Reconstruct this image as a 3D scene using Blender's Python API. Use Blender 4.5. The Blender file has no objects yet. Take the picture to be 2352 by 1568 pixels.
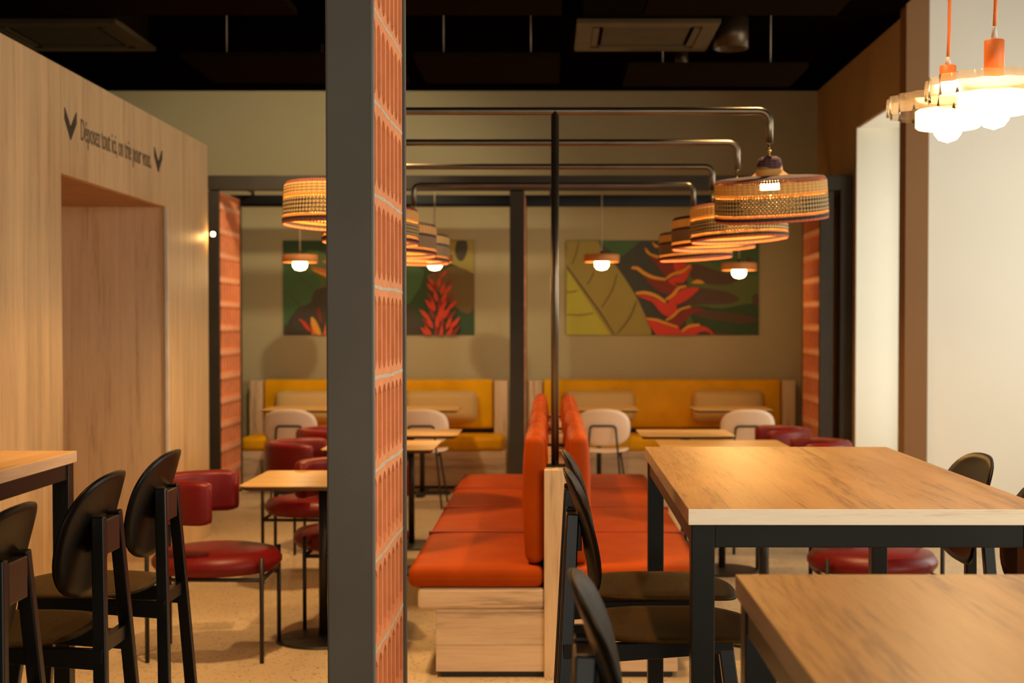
import bpy, bmesh, math, random
from mathutils import Vector, Matrix
PI = math.pi
R = math.radians
random.seed(7)
scene = bpy.context.scene
COL = scene.collection

# ---------------------------------------------------------------- camera, world, light, exposure
cam_data = bpy.data.cameras.new('camera')
cam = bpy.data.objects.new('camera', cam_data); COL.objects.link(cam)
cam_data.sensor_width = 36.0
cam_data.lens = 3200 / 2352 * 36
PITCH = 1.3
cam.location = (0, 0, 1.46)
cam.rotation_euler = (R(90 - PITCH), 0, 0)
cam_data.shift_x = -89 / 2352
cam_data.shift_y = (784 - 3200 * math.tan(R(PITCH)) - 745) / 2352 * -1
cam_data.clip_start = 0.05
cam_data.dof.use_dof = True
cam_data.dof.focus_distance = 3.55
cam_data.dof.aperture_fstop = 4.4
scene.camera = cam

world = bpy.data.worlds.new('world'); scene.world = world
world.use_nodes = True
world.node_tree.nodes['Background'].inputs[0].default_value = (0.80, 0.86, 1.0, 1)
world.node_tree.nodes['Background'].inputs[1].default_value = 0.02

vs = scene.view_settings
vs.view_transform = 'Standard'; vs.look = 'None'; vs.gamma = 1; vs.use_curve_mapping = False
vs.exposure = 0.0
scene.cycles.max_bounces = 7
scene.cycles.diffuse_bounces = 4
scene.cycles.glossy_bounces = 3
scene.cycles.transparent_max_bounces = 12
scene.cycles.caustics_reflective = False
scene.cycles.caustics_refractive = False
scene.cycles.sample_clamp_indirect = 4.0
scene.cycles.use_denoising = True

WARM = (1.0, 0.54, 0.16)
def area(name, loc, rot, sx, sy, power, color):
    l = bpy.data.lights.new(name, 'AREA'); l.shape = 'RECTANGLE'; l.size = sx; l.size_y = sy
    l.energy = power; l.color = color
    o = bpy.data.objects.new(name, l); COL.objects.link(o); o.location = loc; o.rotation_euler = rot
    return o
# daylight through the shop window behind the camera, the side window and the niche window
area('daylight_shopfront', (1.2, -1.95, 1.8), (R(90), 0, 0), 5.4, 2.6, 92, (1.0, 0.91, 0.75))
area('daylight_side_window', (4.60, 7.5, 1.95), (R(90), 0, R(90)), 2.6, 2.6, 118, (1.0, 0.97, 0.84))
area('daylight_side_window_near', (4.60, 1.5, 1.95), (R(90), 0, R(90)), 3.6, 2.6, 165, (1.0, 0.90, 0.72))
area('daylight_niche', (3.25, 10.55, 1.6), (R(90), 0, R(72)), 1.0, 2.6, 33, (1.0, 0.97, 0.80))

# ---------------------------------------------------------------- node helpers
def srgb(r, g, b):
    f = lambda c: (c / 255) / 12.92 if c / 255 <= 0.04045 else ((c / 255 + 0.055) / 1.055) ** 2.4
    return (f(r), f(g), f(b), 1)
def lin(r, g, b): return (r, g, b, 1)

class NT:
    def __init__(s, name):
        s.m = bpy.data.materials.new(name); s.m.use_nodes = True
        s.t = s.m.node_tree; s.n = s.t.nodes; s.l = s.t.links
        s.b = s.n['Principled BSDF']; s.out = s.n['Material Output']
    def new(s, kind, **kw):
        nd = s.n.new(kind)
        for k, v in kw.items(): setattr(nd, k, v)
        return nd
    def math(s, op, a, b=None, c=None):
        nd = s.new('ShaderNodeMath', operation=op)
        for i, v in enumerate((a, b, c)):
            if v is None: continue
            if isinstance(v, (int, float)): nd.inputs[i].default_value = v
            else: s.l.new(v, nd.inputs[i])
        return nd.outputs[0]
    def ramp(s, fac, stops):
        nd = s.new('ShaderNodeValToRGB'); s.l.new(fac, nd.inputs[0])
        e = nd.color_ramp.elements
        while len(e) < len(stops): e.new(0.5)
        for i, (p, c) in enumerate(stops): e[i].position = p; e[i].color = c
        return nd.outputs[0]
    def noise(s, vec, scale, detail=3, rough=0.5):
        nd = s.new('ShaderNodeTexNoise'); s.l.new(vec, nd.inputs['Vector'])
        nd.inputs['Scale'].default_value = scale; nd.inputs['Detail'].default_value = detail
        nd.inputs['Roughness'].default_value = rough
        return nd.outputs['Fac']
    def mapping(s, vec, scale=(1, 1, 1), loc=(0, 0, 0), rot=(0, 0, 0)):
        nd = s.new('ShaderNodeMapping'); s.l.new(vec, nd.inputs['Vector'])
        nd.inputs['Scale'].default_value = scale; nd.inputs['Location'].default_value = loc
        nd.inputs['Rotation'].default_value = rot
        return nd.outputs[0]
    def bump(s, h, strength=0.2, dist=0.01):
        nd = s.new('ShaderNodeBump'); nd.inputs['Strength'].default_value = strength
        nd.inputs['Distance'].default_value = dist
        s.l.new(h, nd.inputs['Height']); s.l.new(nd.outputs[0], s.b.inputs['Normal'])
    def mix(s, fac, a, b, blend='MIX'):
        nd = s.new('ShaderNodeMix', data_type='RGBA', blend_type=blend)
        if isinstance(fac, (int, float)): nd.inputs[0].default_value = fac
        else: s.l.new(fac, nd.inputs[0])
        for i, v in ((6, a), (7, b)):
            if isinstance(v, tuple): nd.inputs[i].default_value = v
            else: s.l.new(v, nd.inputs[i])
        return nd.outputs[2]
    def obj(s): return s.new('ShaderNodeTexCoord').outputs['Object']

def simple(name, col, rough=0.5, metal=0.0, nscale=None, namp=0.12, bump=0.0, spec=0.5, bscale=None):
    k = NT(name); k.b.inputs['Roughness'].default_value = rough
    k.b.inputs['Metallic'].default_value = metal
    k.b.inputs['Specular IOR Level'].default_value = spec
    v = k.obj()
    f = k.noise(v, nscale or 6.0)
    c = tuple(max(0, x * (1 - namp)) for x in col[:3]) + (1,)
    d = tuple(min(1, x * (1 + namp)) for x in col[:3]) + (1,)
    k.l.new(k.ramp(f, [(0.3, c), (0.7, d)]), k.b.inputs['Base Color'])
    if bump: k.bump(k.noise(v, bscale or 180, 2), bump, 0.002)
    return k.m

def wood(name, axis, across, width, light, mid, dark, rough=0.45, seam=0.35, grain=9.0, contrast=1.0, vary=0.5):
    """planked oak: grain runs along axis, planks repeat along across"""
    k = NT(name); v = k.obj()
    sep = k.new('ShaderNodeSeparateXYZ'); k.l.new(v, sep.inputs[0])
    ac = sep.outputs['XYZ'.index(across)]
    pl = k.math('DIVIDE', ac, width)
    idx = k.math('FLOOR', pl); fr = k.math('FRACT', pl)
    wn = k.new('ShaderNodeTexWhiteNoise', noise_dimensions='1D'); k.l.new(idx, wn.inputs['W'])
    off = k.new('ShaderNodeCombineXYZ')
    sh = k.math('MULTIPLY', wn.outputs['Value'], 7.3)
    for i in range(3): k.l.new(sh, off.inputs[i])
    add = k.new('ShaderNodeVectorMath', operation='ADD'); k.l.new(v, add.inputs[0]); k.l.new(off.outputs[0], add.inputs[1])
    sc = [grain, grain, grain]; sc['XYZ'.index(axis)] = grain * 0.07
    mp = k.mapping(add.outputs[0], tuple(sc))
    n1 = k.noise(mp, 1.6, 5, 0.62)
    n2 = k.noise(k.mapping(add.outputs[0], tuple(x * 7 for x in sc)), 2.0, 2)
    f = k.math('ADD', k.math('MULTIPLY', n1, 0.72), k.math('MULTIPLY', n2, 0.28))
    w = 0.13 / contrast
    c = k.ramp(f, [(0.5 - w, dark), (0.5 - w * 0.25, mid), (0.5 + w * 0.9, light)])
    tone = k.math('ADD', k.math('MULTIPLY', wn.outputs['Value'], vary * 0.45), 1.0 - vary * 0.28)
    tv = k.new('ShaderNodeVectorMath', operation='SCALE'); k.l.new(c, tv.inputs[0]); k.l.new(tone, tv.inputs['Scale'])
    e = k.math('ABSOLUTE', k.math('SUBTRACT', fr, 0.5))
    sm = k.math('MULTIPLY', k.math('SMOOTH_MIN', 1.0, k.math('MULTIPLY', k.math('MAXIMUM', k.math('SUBTRACT', e, 0.47), 0.0), 33.0), 0.01), seam)
    col = k.mix(sm, tv.outputs[0], tuple(x * 0.45 for x in dark[:3]) + (1,))
    k.l.new(col, k.b.inputs['Base Color'])
    k.b.inputs['Roughness'].default_value = rough
    k.bump(f, 0.08, 0.002)
    return k.m

M = {}
OAK = (lin(.66, .44, .25), lin(.56, .36, .19), lin(.30, .18, .10))
M['cladding'] = wood('cladding', 'Z', 'Y', 0.098, lin(.72, .50, .27), lin(.64, .44, .235), lin(.52, .34, .175), seam=.22, grain=12, contrast=.9, vary=.30)
M['cladding_x'] = wood('cladding_x', 'Z', 'X', 0.098, lin(.84, .63, .40), lin(.76, .56, .35), lin(.56, .38, .23), seam=.12, grain=8, contrast=.85, vary=.22)  # paler than the front cladding, weak front fill made up in the colour
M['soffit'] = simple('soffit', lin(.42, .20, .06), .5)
M['tabletop'] = wood('tabletop', 'Y', 'X', 0.13, lin(.60, .335, .115), lin(.52, .28, .090), lin(.33, .165, .055), rough=.40, seam=.0, grain=9, contrast=1.0, vary=.22)
M['tableedge'] = wood('tableedge', 'X', 'Z', 0.2, lin(.97, .91, .80), lin(.93, .84, .71), lin(.78, .65, .51), rough=.5, seam=0, grain=18, vary=0)  # front and back edges far paler than the sides, daylight put into the colour
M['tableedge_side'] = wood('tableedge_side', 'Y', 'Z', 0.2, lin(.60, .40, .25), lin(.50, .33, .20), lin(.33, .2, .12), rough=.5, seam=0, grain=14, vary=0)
M['cafetop'] = wood('cafetop', 'X', 'Y', 0.11, lin(.72, .45, .16), lin(.66, .40, .13), lin(.52, .30, .10), rough=.30, seam=0, grain=8, vary=.08)
M['benchwood'] = wood('benchwood', 'X', 'Z', 0.135, lin(.66, .48, .31), lin(.57, .40, .25), lin(.33, .22, .13), seam=.45, grain=7, contrast=1.0, vary=.2)
M['benchwood_v'] = wood('benchwood_v', 'Z', 'X', 0.3, lin(.70, .50, .30), lin(.62, .43, .25), lin(.36, .23, .13), seam=0, grain=7, contrast=1.1, vary=.1)
M['darkedge'] = simple('darkedge', lin(.09, .05, .025), .5)
M['black_metal'] = simple('black_metal', lin(.0035, .0035, .0030), .34, 0.0, spec=.35)
M['grey_metal'] = simple('grey_metal', lin(.100, .089, .075), .6, 0.0, nscale=3, namp=.12, bump=.12, bscale=260, spec=.3)
M['grey_edge'] = simple('grey_edge', lin(.13, .135, .125), .5)
M['beam_metal'] = simple('beam_metal', lin(.040, .030, .020), .6, spec=.25)
M['pipe_metal'] = simple('pipe_metal', lin(.17, .140, .105), .30, .9)
M['leg_metal'] = simple('leg_metal', lin(.022, .019, .015), .4, .2, spec=.35)
M['stool_black'] = simple('stool_black', lin(.0048, .0026, .0009), .36, 0, nscale=60, namp=.25, bump=.05, bscale=350, spec=.15)
M['stool_seat'] = simple('stool_seat', lin(.046, .023, .0035), .55, 0, nscale=90, namp=.25, bump=.06, bscale=350, spec=.06)
M['stool_leg'] = simple('stool_leg', lin(.0030, .0024, .0022), .30, spec=.35)
M['bracket'] = simple('bracket', lin(.030, .010, .004), .35, spec=.4)
M['red_leather'] = simple('red_leather', lin(.145, .0038, .0038), .42, nscale=9, bump=.12, spec=.3)
M['orange_leather'] = simple('orange_leather', lin(.33, .046, .0010), .55, nscale=5, bump=.10, spec=.07)
M['seam'] = simple('seam', lin(.30, .025, .004), .5)
M['yellow_leather'] = simple('yellow_leather', lin(.74, .36, .001), .5, nscale=4, bump=.1, spec=.15)
M['beige_shell'] = simple('beige_shell', lin(.80, .60, .46), .45, nscale=3, namp=.03)
M['cream_wall'] = simple('cream_wall', lin(.40, .350, .205), .9, nscale=1.2, namp=.04, spec=.2)
M['pier_paint'] = simple('pier_paint', lin(.24, .125, .055), .8, nscale=1.5, namp=.04, spec=.2)
M['white_wall'] = simple('white_wall', lin(.80, .76, .66), .85, nscale=1.2, namp=.02)
M['brown_wall'] = simple('brown_wall', lin(.46, .30, .14), .85, nscale=1.5, namp=.04, spec=.2)
M['ceiling'] = simple('ceiling', lin(.0022, .0010, .0008), 1, spec=0)
M['acoustic'] = simple('acoustic', lin(.009, .005, .0022), 1, nscale=30, spec=0)
M['duct'] = simple('duct', lin(.060, .038, .014), .6, spec=.2)
M['bronze'] = simple('bronze', lin(.05, .028, .012), .35, .6)
M['brass'] = simple('brass', lin(.8, .55, .2), .25, 1)
M['orange_paint'] = simple('orange_paint', lin(.78, .19, .035), .5)
M['terracotta'] = simple('terracotta', lin(.56, .21, .055), .6)
M['white_plastic'] = simple('white_plastic', lin(.75, .72, .66), .4)
M['cord'] = simple('cord', lin(.45, .36, .24), .6)
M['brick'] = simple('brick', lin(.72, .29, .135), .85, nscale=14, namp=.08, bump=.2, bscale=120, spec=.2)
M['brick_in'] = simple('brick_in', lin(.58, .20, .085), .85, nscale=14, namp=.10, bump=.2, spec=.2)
M['mortar'] = simple('mortar', lin(.52, .47, .38), .9, nscale=40, namp=.15, bump=.4, bscale=90)
M['decal'] = simple('decal', lin(.045, .035, .02), .6)
M['decal_soft'] = simple('decal_soft', lin(.17, .115, .06), .6)
M['plinth'] = simple('plinth', lin(.02, .017, .015), .6)

def mk_floor():
    k = NT('terrazzo'); v = k.obj()
    vo = k.new('ShaderNodeTexVoronoi'); k.l.new(v, vo.inputs['Vector']); vo.inputs['Scale'].default_value = 62
    spk = k.ramp(vo.outputs['Distance'], [(0.26, lin(.17, .10, .05)), (0.36, lin(.52, .39, .23))])
    wn = k.new('ShaderNodeTexWhiteNoise', noise_dimensions='3D'); k.l.new(vo.outputs['Position'], wn.inputs['Vector'])
    pick = k.math('GREATER_THAN', wn.outputs['Value'], 0.66)
    base = k.ramp(k.noise(v, 2.2, 4), [(0.3, lin(.48, .36, .21)), (0.7, lin(.57, .44, .27))])
    k.l.new(k.mix(pick, base, spk), k.b.inputs['Base Color'])
    k.b.inputs['Roughness'].default_value = .42
    return k.m
M['floor'] = mk_floor()

def emit(name, col, strength):
    k = NT(name); k.b.inputs['Base Color'].default_value = col
    k.b.inputs['Emission Color'].default_value = col; k.b.inputs['Emission Strength'].default_value = strength
    return k.m
M['bulb'] = emit('bulb', (1, .66, .28, 1), 22)
M['bulb_small'] = emit('bulb_small', (1, .72, .36, 1), 14)
M['globe'] = emit('globe', (1, .76, .42, 1), 9)
M['diffuser'] = emit('diffuser', (1, .80, .46, 1), 2.0)
M['spot_face'] = emit('spot_face', (1, .8, .5, 1), 6)

def glassy():
    k = NT('ribbed_glass')
    tr = k.new('ShaderNodeBsdfTransparent'); tr.inputs[0].default_value = (1.0, .95, .87, 1)
    gl = k.new('ShaderNodeBsdfGlossy'); gl.inputs['Roughness'].default_value = .12
    tl = k.new('ShaderNodeBsdfTranslucent'); tl.inputs[0].default_value = (1, .84, .62, 1)
    fr = k.new('ShaderNodeLayerWeight'); fr.inputs[0].default_value = .05
    m1 = k.new('ShaderNodeMixShader'); m1.inputs[0].default_value = .20
    k.l.new(tr.outputs[0], m1.inputs[1]); k.l.new(tl.outputs[0], m1.inputs[2])
    m2 = k.new('ShaderNodeMixShader'); k.l.new(fr.outputs['Fresnel'], m2.inputs[0])
    k.l.new(m1.outputs[0], m2.inputs[1]); k.l.new(gl.outputs[0], m2.inputs[2])
    k.l.new(m2.outputs[0], k.out.inputs[0])
    return k.m
M['glass'] = glassy()
def pane():
    k = NT('window_glass')
    tr = k.new('ShaderNodeBsdfTransparent'); gl = k.new('ShaderNodeBsdfGlossy'); gl.inputs['Roughness'].default_value = .02
    m2 = k.new('ShaderNodeMixShader'); m2.inputs[0].default_value = .06
    k.l.new(tr.outputs[0], m2.inputs[1]); k.l.new(gl.outputs[0], m2.inputs[2]); k.l.new(m2.outputs[0], k.out.inputs[0])
    return k.m
M['pane'] = pane()

def weave(name, ca, cb, holes=0.0, transl=0.25, cell=0.0145, diag=True):
    """basket weave: UV is (metres round, metres up)"""
    k = NT(name); uv = k.new('ShaderNodeTexCoord').outputs['UV']
    sep = k.new('ShaderNodeSeparateXYZ'); k.l.new(uv, sep.inputs[0])
    u, v = sep.outputs[0], sep.outputs[1]
    q = PI / cell
    if diag:
        a = k.math('SINE', k.math('MULTIPLY', k.math('ADD', u, v), q))
        b = k.math('SINE', k.math('MULTIPLY', k.math('SUBTRACT', u, v), q))
        f = k.math('ADD', k.math('MULTIPLY', k.math('MULTIPLY', a, b), .5), .5)
    else:
        a = k.math('SINE', k.math('MULTIPLY', u, q * 1.2)); b = k.math('SINE', k.math('MULTIPLY', v, q * 2.4))
        f = k.math('ADD', k.math('MULTIPLY', k.math('ADD', a, b), .25), .5)
    c = k.ramp(f, [(.38, cb), (.62, ca)])
    k.l.new(c, k.b.inputs['Base Color']); k.b.inputs['Roughness'].default_value = .8
    tl = k.new('ShaderNodeBsdfTranslucent'); k.l.new(c, tl.inputs[0])
    m1 = k.new('ShaderNodeMixShader'); m1.inputs[0].default_value = transl
    k.l.new(k.b.outputs[0], m1.inputs[1]); k.l.new(tl.outputs[0], m1.inputs[2])
    last = m1.outputs[0]
    if holes:
        tr = k.new('ShaderNodeBsdfTransparent')
        hf = k.math('LESS_THAN', f, holes)
        m2 = k.new('ShaderNodeMixShader'); k.l.new(hf, m2.inputs[0])
        k.l.new(last, m2.inputs[1]); k.l.new(tr.outputs[0], m2.inputs[2]); last = m2.outputs[0]
    k.bump(f, .5, .004)
    k.l.new(last, k.out.inputs[0])
    return k.m
M['w_plum'] = weave('w_plum', lin(.085, .035, .045), lin(.05, .02, .028), 0, .05, diag=False)
M['w_cream'] = weave('w_cream', lin(.62, .43, .17), lin(.45, .29, .10), 0, .24, diag=False)
M['w_open'] = weave('w_open', lin(.70, .36, .10), lin(.40, .18, .05), .34, .45, cell=.012)
M['w_open_plum'] = weave('w_open_plum', lin(.30, .10, .06), lin(.12, .04, .04), .22, .3, cell=.012)
M['w_check'] = weave('w_check', lin(.52, .37, .16), lin(.020, .012, .008), 0.08, .12, cell=.0165)
M['w_dark'] = weave('w_dark', lin(.030, .016, .018), lin(.018, .01, .01), 0, .02, diag=False)
M['w_coral'] = weave('w_coral', lin(.60, .17, .09), lin(.48, .12, .07), 0, .15, diag=False)
M['w_tan'] = weave('w_tan', lin(.34, .22, .11), lin(.20, .12, .06), 0, .10, diag=False)
M['pillow'] = weave('pillow_cloth', lin(.68, .46, .17), lin(.54, .35, .12), 0, 0, cell=.02)

# ---------------------------------------------------------------- mesh helpers
class MB:
    def __init__(s): s.v = []; s.f = []; s.mi = []; s.uv = {}; s.sm = []
    def add(s, vs, fs, mi=0, smooth=False, uvs=None):
        o = len(s.v); s.v += [tuple(p) for p in vs]
        for j, f in enumerate(fs):
            s.f.append([i + o for i in f]); s.mi.append(mi); s.sm.append(smooth)
            if uvs: s.uv[len(s.f) - 1] = uvs[j]
        return s
    def box(s, x0, x1, y0, y1, z0, z1, mi=0):
        vs = [(x, y, z) for z in (z0, z1) for y in (y0, y1) for x in (x0, x1)]
        fs = [(0, 2, 3, 1), (4, 5, 7, 6), (0, 1, 5, 4), (2, 6, 7, 3), (0, 4, 6, 2), (1, 3, 7, 5)]
        return s.add(vs, fs, mi)
    def prism(s, pts0, pts1, mi=0, smooth=False):
        n = len(pts0); vs = list(pts0) + list(pts1)
        fs = [tuple(range(n))[::-1], tuple(range(n, 2 * n))] + [(i, (i + 1) % n, n + (i + 1) % n, n + i) for i in range(n)]
        return s.add(vs, fs, mi, smooth)
    def bar(s, a, b, w, d, up=(0, 0, 1), w2=None, d2=None, mi=0):
        a, b = Vector(a), Vector(b); t = (b - a).normalized(); up = Vector(up)
        x = t.cross(up).normalized(); y = x.cross(t)
        w2 = w2 or w; d2 = d2 or d
        def ring(p, w, d): return [p + x * w / 2 * i + y * d / 2 * j for i, j in ((-1, -1), (1, -1), (1, 1), (-1, 1))]
        return s.prism(ring(a, w, d), ring(b, w2, d2), mi)
    def tube(s, path, r, n=12, mi=0, closed=False):
        path = [Vector(p) for p in path]; rings = []; m = len(path)
        t0 = (path[1] - path[0]).normalized()
        up = Vector((0, 0, 1)) if abs(t0.z) < .9 else Vector((1, 0, 0))
        x = t0.cross(up).normalized()
        for i, p in enumerate(path):
            t = ((path[(i + 1) % m] if closed or i < m - 1 else p) - (path[i - 1] if closed or i else p)).normalized()
            x = (x - t * x.dot(t)).normalized(); y = t.cross(x)
            rr = r[i] if isinstance(r, (list, tuple)) else r
            rings.append([p + (x * math.cos(2 * PI * k / n) + y * math.sin(2 * PI * k / n)) * rr for k in range(n)])
        vs = [q for g in rings for q in g]; fs = []
        for i in range(m if closed else m - 1):
            j = (i + 1) % m
            for k in range(n):
                fs.append((i * n + k, i * n + (k + 1) % n, j * n + (k + 1) % n, j * n + k))
        if not closed: fs += [tuple(range(n))[::-1], tuple(range((m - 1) * n, m * n))]
        return s.add(vs, fs, mi, True)
    def lathe(s, prof, n=32, cx=0, cy=0, mis=None, wav=None, flip=False):
        """prof: (r, z); caps where r == 0"""
        vs = []; fs = []; uv = []; o = []
        arc = 0
        for i, (r, z) in enumerate(prof):
            if i: arc += math.hypot(r - prof[i - 1][0], z - prof[i - 1][1])
            o.append(arc)
            for k in range(n):
                a = 2 * PI * k / n; rr = r * (1 + (wav(a) if wav else 0))
                vs.append((cx + rr * math.cos(a), cy + rr * math.sin(a), z))
        rm = max(p[0] for p in prof)
        for i in range(len(prof) - 1):
            band = []; buv = []
            for k in range(n):
                k2 = (k + 1) % n
                band.append((i * n + k, i * n + k2, (i + 1) * n + k2, (i + 1) * n + k))
                u0, u1 = 2 * PI * rm * k / n, 2 * PI * rm * (k + 1) / n
                buv.append(((u0, o[i]), (u1, o[i]), (u1, o[i + 1]), (u0, o[i + 1])))
            base = len(s.v) if not fs and i == 0 else base
            fs.append(band); uv.append(buv)
        b0 = len(s.v); s.v += vs
        for i, band in enumerate(fs):
            for f, q in zip(band, uv[i]):
                s.f.append([x + b0 for x in f]); s.mi.append(mis[i] if mis else 0); s.sm.append(True)
                s.uv[len(s.f) - 1] = q
        return s
    def cushion(s, x0, x1, y0, y1, z0, z1, r, puff=(0, 0, 0), n=5, seg=3, mi=0):
        """soft-edged box; puff pushes the middle of each pair of faces outwards"""
        c = Vector(((x0 + x1) / 2, (y0 + y1) / 2, (z0 + z1) / 2)); h = Vector(((x1 - x0) / 2, (y1 - y0) / 2, (z1 - z0) / 2))
        def ticks(hh):
            rr = min(r, hh * .98)
            e = [-hh + rr * (1 - math.cos(PI / 2 * i / seg)) * 1.0 for i in range(seg)]
            mid = [-(hh - rr) + 2 * (hh - rr) * i / n for i in range(n + 1)]
            return e + mid + [-q for q in e[::-1]]
        T = [ticks(h[i]) for i in range(3)]
        bm = bmesh.new(); cache = {}
        def vert(p):
            key = tuple(round(q, 6) for q in p)
            if key not in cache:
                P = Vector(p); inner = Vector([max(-(h[i] - min(r, h[i] * .98)), min(h[i] - min(r, h[i] * .98), P[i])) for i in range(3)])
                d = P - inner
                if d.length > 1e-9:
                    rr = min(r, min(h) * .98)
                    k_ = [min(r, h[i] * .98) for i in range(3)]
                    d = d.normalized(); d = Vector([d[i] * k_[i] for i in range(3)])
                Q = inner + d
                for a in range(3):
                    if puff[a]:
                        b_, c_ = (a + 1) % 3, (a + 2) % 3
                        w = max(0, 1 - (P[b_] / h[b_]) ** 2) * max(0, 1 - (P[c_] / h[c_]) ** 2)
                        Q[a] += puff[a] * (w ** .6) * (P[a] / h[a])
                cache[key] = bm.verts.new(Q + c)
            return cache[key]
        for a in range(3):
            b_, c_ = (a + 1) % 3, (a + 2) % 3
            for sgn in (-1, 1):
                for i in range(len(T[b_]) - 1):
                    for j in range(len(T[c_]) - 1):
                        q = []
                        for (u, w) in ((i, j), (i + 1, j), (i + 1, j + 1), (i, j + 1)):
                            p = [0, 0, 0]; p[a] = sgn * h[a]; p[b_] = T[b_][u]; p[c_] = T[c_][w]; q.append(vert(p))
                        if sgn < 0: q = q[::-1]
                        if len(set(q)) == 4:
                            try: bm.faces.new(q)
                            except ValueError: pass
        bm.verts.index_update()
        s.add([v.co[:] for v in bm.verts], [[v.index for v in f.verts] for f in bm.faces], mi, True)
        bm.free(); return s
    def plate(s, rx, ry, th, fn, expo=2.6, n=40, rings=6, mi=0):
        """thin shell with a superellipse outline; fn(u, v, w) places it"""
        vs = []; fs = []
        for side in (0, 1):
            w = th / 2 if side else -th / 2
            for i in range(rings + 1):
                t = i / rings
                for k in range(n):
                    a = 2 * PI * k / n; ca, sa = math.cos(a), math.sin(a)
                    q = (abs(ca) ** expo + abs(sa) ** expo) ** (-1 / expo)
                    ww = w * (1 if t < 1 else .55)
                    vs.append(fn(rx * q * ca * t * 1.0, ry * q * sa * t, ww))
        m = (rings + 1) * n
        for i in range(rings):
            for k in range(n):
                k2 = (k + 1) % n; a = (i * n + k, i * n + k2, (i + 1) * n + k2, (i + 1) * n + k)
                fs.append(a[::-1]); fs.append(tuple(x + m for x in a))
        for k in range(n):
            k2 = (k + 1) % n; fs.append((rings * n + k, rings * n + k2, m + rings * n + k2, m + rings * n + k)[::-1])
        return s.add(vs, fs, mi, True)
    def build(s, name, mats, parent=None, bevel=0, loc=None, seg=2):
        me = bpy.data.meshes.new(name); me.from_pydata(s.v, [], s.f)
        if not isinstance(mats, (list, tuple)): mats = [mats]
        for m in mats: me.materials.append(m)
        me.polygons.foreach_set('material_index', s.mi)
        me.polygons.foreach_set('use_smooth', s.sm)
        if s.uv:
            ul = me.uv_layers.new(name='UVMap')
            for p in me.polygons:
                q = s.uv.get(p.index)
                if q:
                    for li, c in zip(p.loop_indices, q): ul.data[li].uv = c
        bm = bmesh.new(); bm.from_mesh(me)
        bmesh.ops.remove_doubles(bm, verts=bm.verts, dist=1e-6)
        bmesh.ops.recalc_face_normals(bm, faces=bm.faces)
        bm.to_mesh(me); bm.free(); me.update()
        o = bpy.data.objects.new(name, me); COL.objects.link(o)
        if parent: o.parent = parent
        if loc: o.location = loc
        if bevel:
            b = o.modifiers.new('bevel', 'BEVEL'); b.width = bevel; b.segments = seg; b.limit_method = 'ANGLE'
            b.angle_limit = R(40)
        return o

def fillet(pts, r, n=6):
    pts = [Vector(p) for p in pts]; out = [pts[0]]
    for i in range(1, len(pts) - 1):
        a, p, b = pts[i - 1], pts[i], pts[i + 1]
        u = (a - p).normalized(); w = (b - p).normalized()
        ang = u.angle(w); d = min(r / math.tan(ang / 2), (a - p).length * .49, (b - p).length * .49)
        s0, s1 = p + u * d, p + w * d
        for k in range(n + 1):
            t = k / n; out.append(s0 * (1 - t) ** 2 + p * 2 * t * (1 - t) + s1 * t * t)
    out.append(pts[-1]); return out

def tag(o, label=None, cat=None, group=None, kind=None):
    if label: o['label'] = label
    if cat: o['category'] = cat
    if group: o['group'] = group
    if kind: o['kind'] = kind
    return o
def thing(name, label, cat, loc=(0, 0, 0), rz=0, group=None):
    o = bpy.data.objects.new(name, None); COL.objects.link(o); o.empty_display_size = .1
    o.location = loc; o.rotation_euler = (0, 0, rz)
    return tag(o, label, cat, group)
def struct(name, mb, mat, label, cat, bevel=0):
    return tag(mb.build(name, mat, bevel=bevel), label, cat, None, 'structure')
def dup(root, loc, rz, label, group=None):
    def cp(o, parent):
        c = o.copy(); COL.objects.link(c)
        if parent: c.parent = parent
        for ch in kids.get(o.name, []): cp(ch, c)
        return c
    kids = {}
    for o in bpy.data.objects:
        if o.parent: kids.setdefault(o.parent.name, []).append(o)
    r = cp(root, None); r.location = loc; r.rotation_euler = (0, 0, rz); r['label'] = label
    if group: r['group'] = group
    return r

def point(name, parent, loc, power, color=WARM, rad=.035):
    l = bpy.data.lights.new(name, 'POINT'); l.energy = power; l.color = color; l.shadow_soft_size = rad
    o = bpy.data.objects.new(name, l); COL.objects.link(o); o.location = loc
    if parent: o.parent = parent
    return o
def spot(name, parent, loc, power, color, ang, blend=.5, rad=.03, rot=(0, 0, 0)):
    l = bpy.data.lights.new(name, 'SPOT'); l.energy = power; l.color = color; l.spot_size = R(ang); l.spot_blend = blend
    l.shadow_soft_size = rad
    o = bpy.data.objects.new(name, l); COL.objects.link(o); o.location = loc; o.rotation_euler = rot
    if parent: o.parent = parent
    return o

# ---------------------------------------------------------------- room shell
CZ = 3.62; HZ = 4.25
struct('floor', MB().box(-4.8, 4.8, -2.2, 13.1, -.1, 0), M['floor'], 'speckled beige terrazzo floor under all the seating', 'floor')
struct('ceiling', MB().box(-4.8, 2.40, -2.2, 9.9, CZ, CZ + .1).box(-4.8, 2.47, 9.9, 13.1, CZ, CZ + .1), M['ceiling'], 'near black open ceiling above the dining room', 'ceiling')
struct('ceiling', MB().box(2.38, 2.40, -2.2, 9.72, CZ + .1, HZ).box(2.38, 4.8, -2.2, 9.9, HZ, HZ + .1), M['ceiling'], 'higher dark ceiling bay beside the white wall', 'ceiling')
struct('wall_back', MB().box(-4.8, 2.47, 12.95, 13.1, 0, CZ), M['cream_wall'], 'olive beige rear wall carrying the two leaf murals', 'wall')
struct('wall_left', MB().box(-4.8, -4.65, -2.2, 12.95, 0, CZ), M['cream_wall'], 'far left wall of the room behind the timber kiosk', 'wall')
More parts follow.
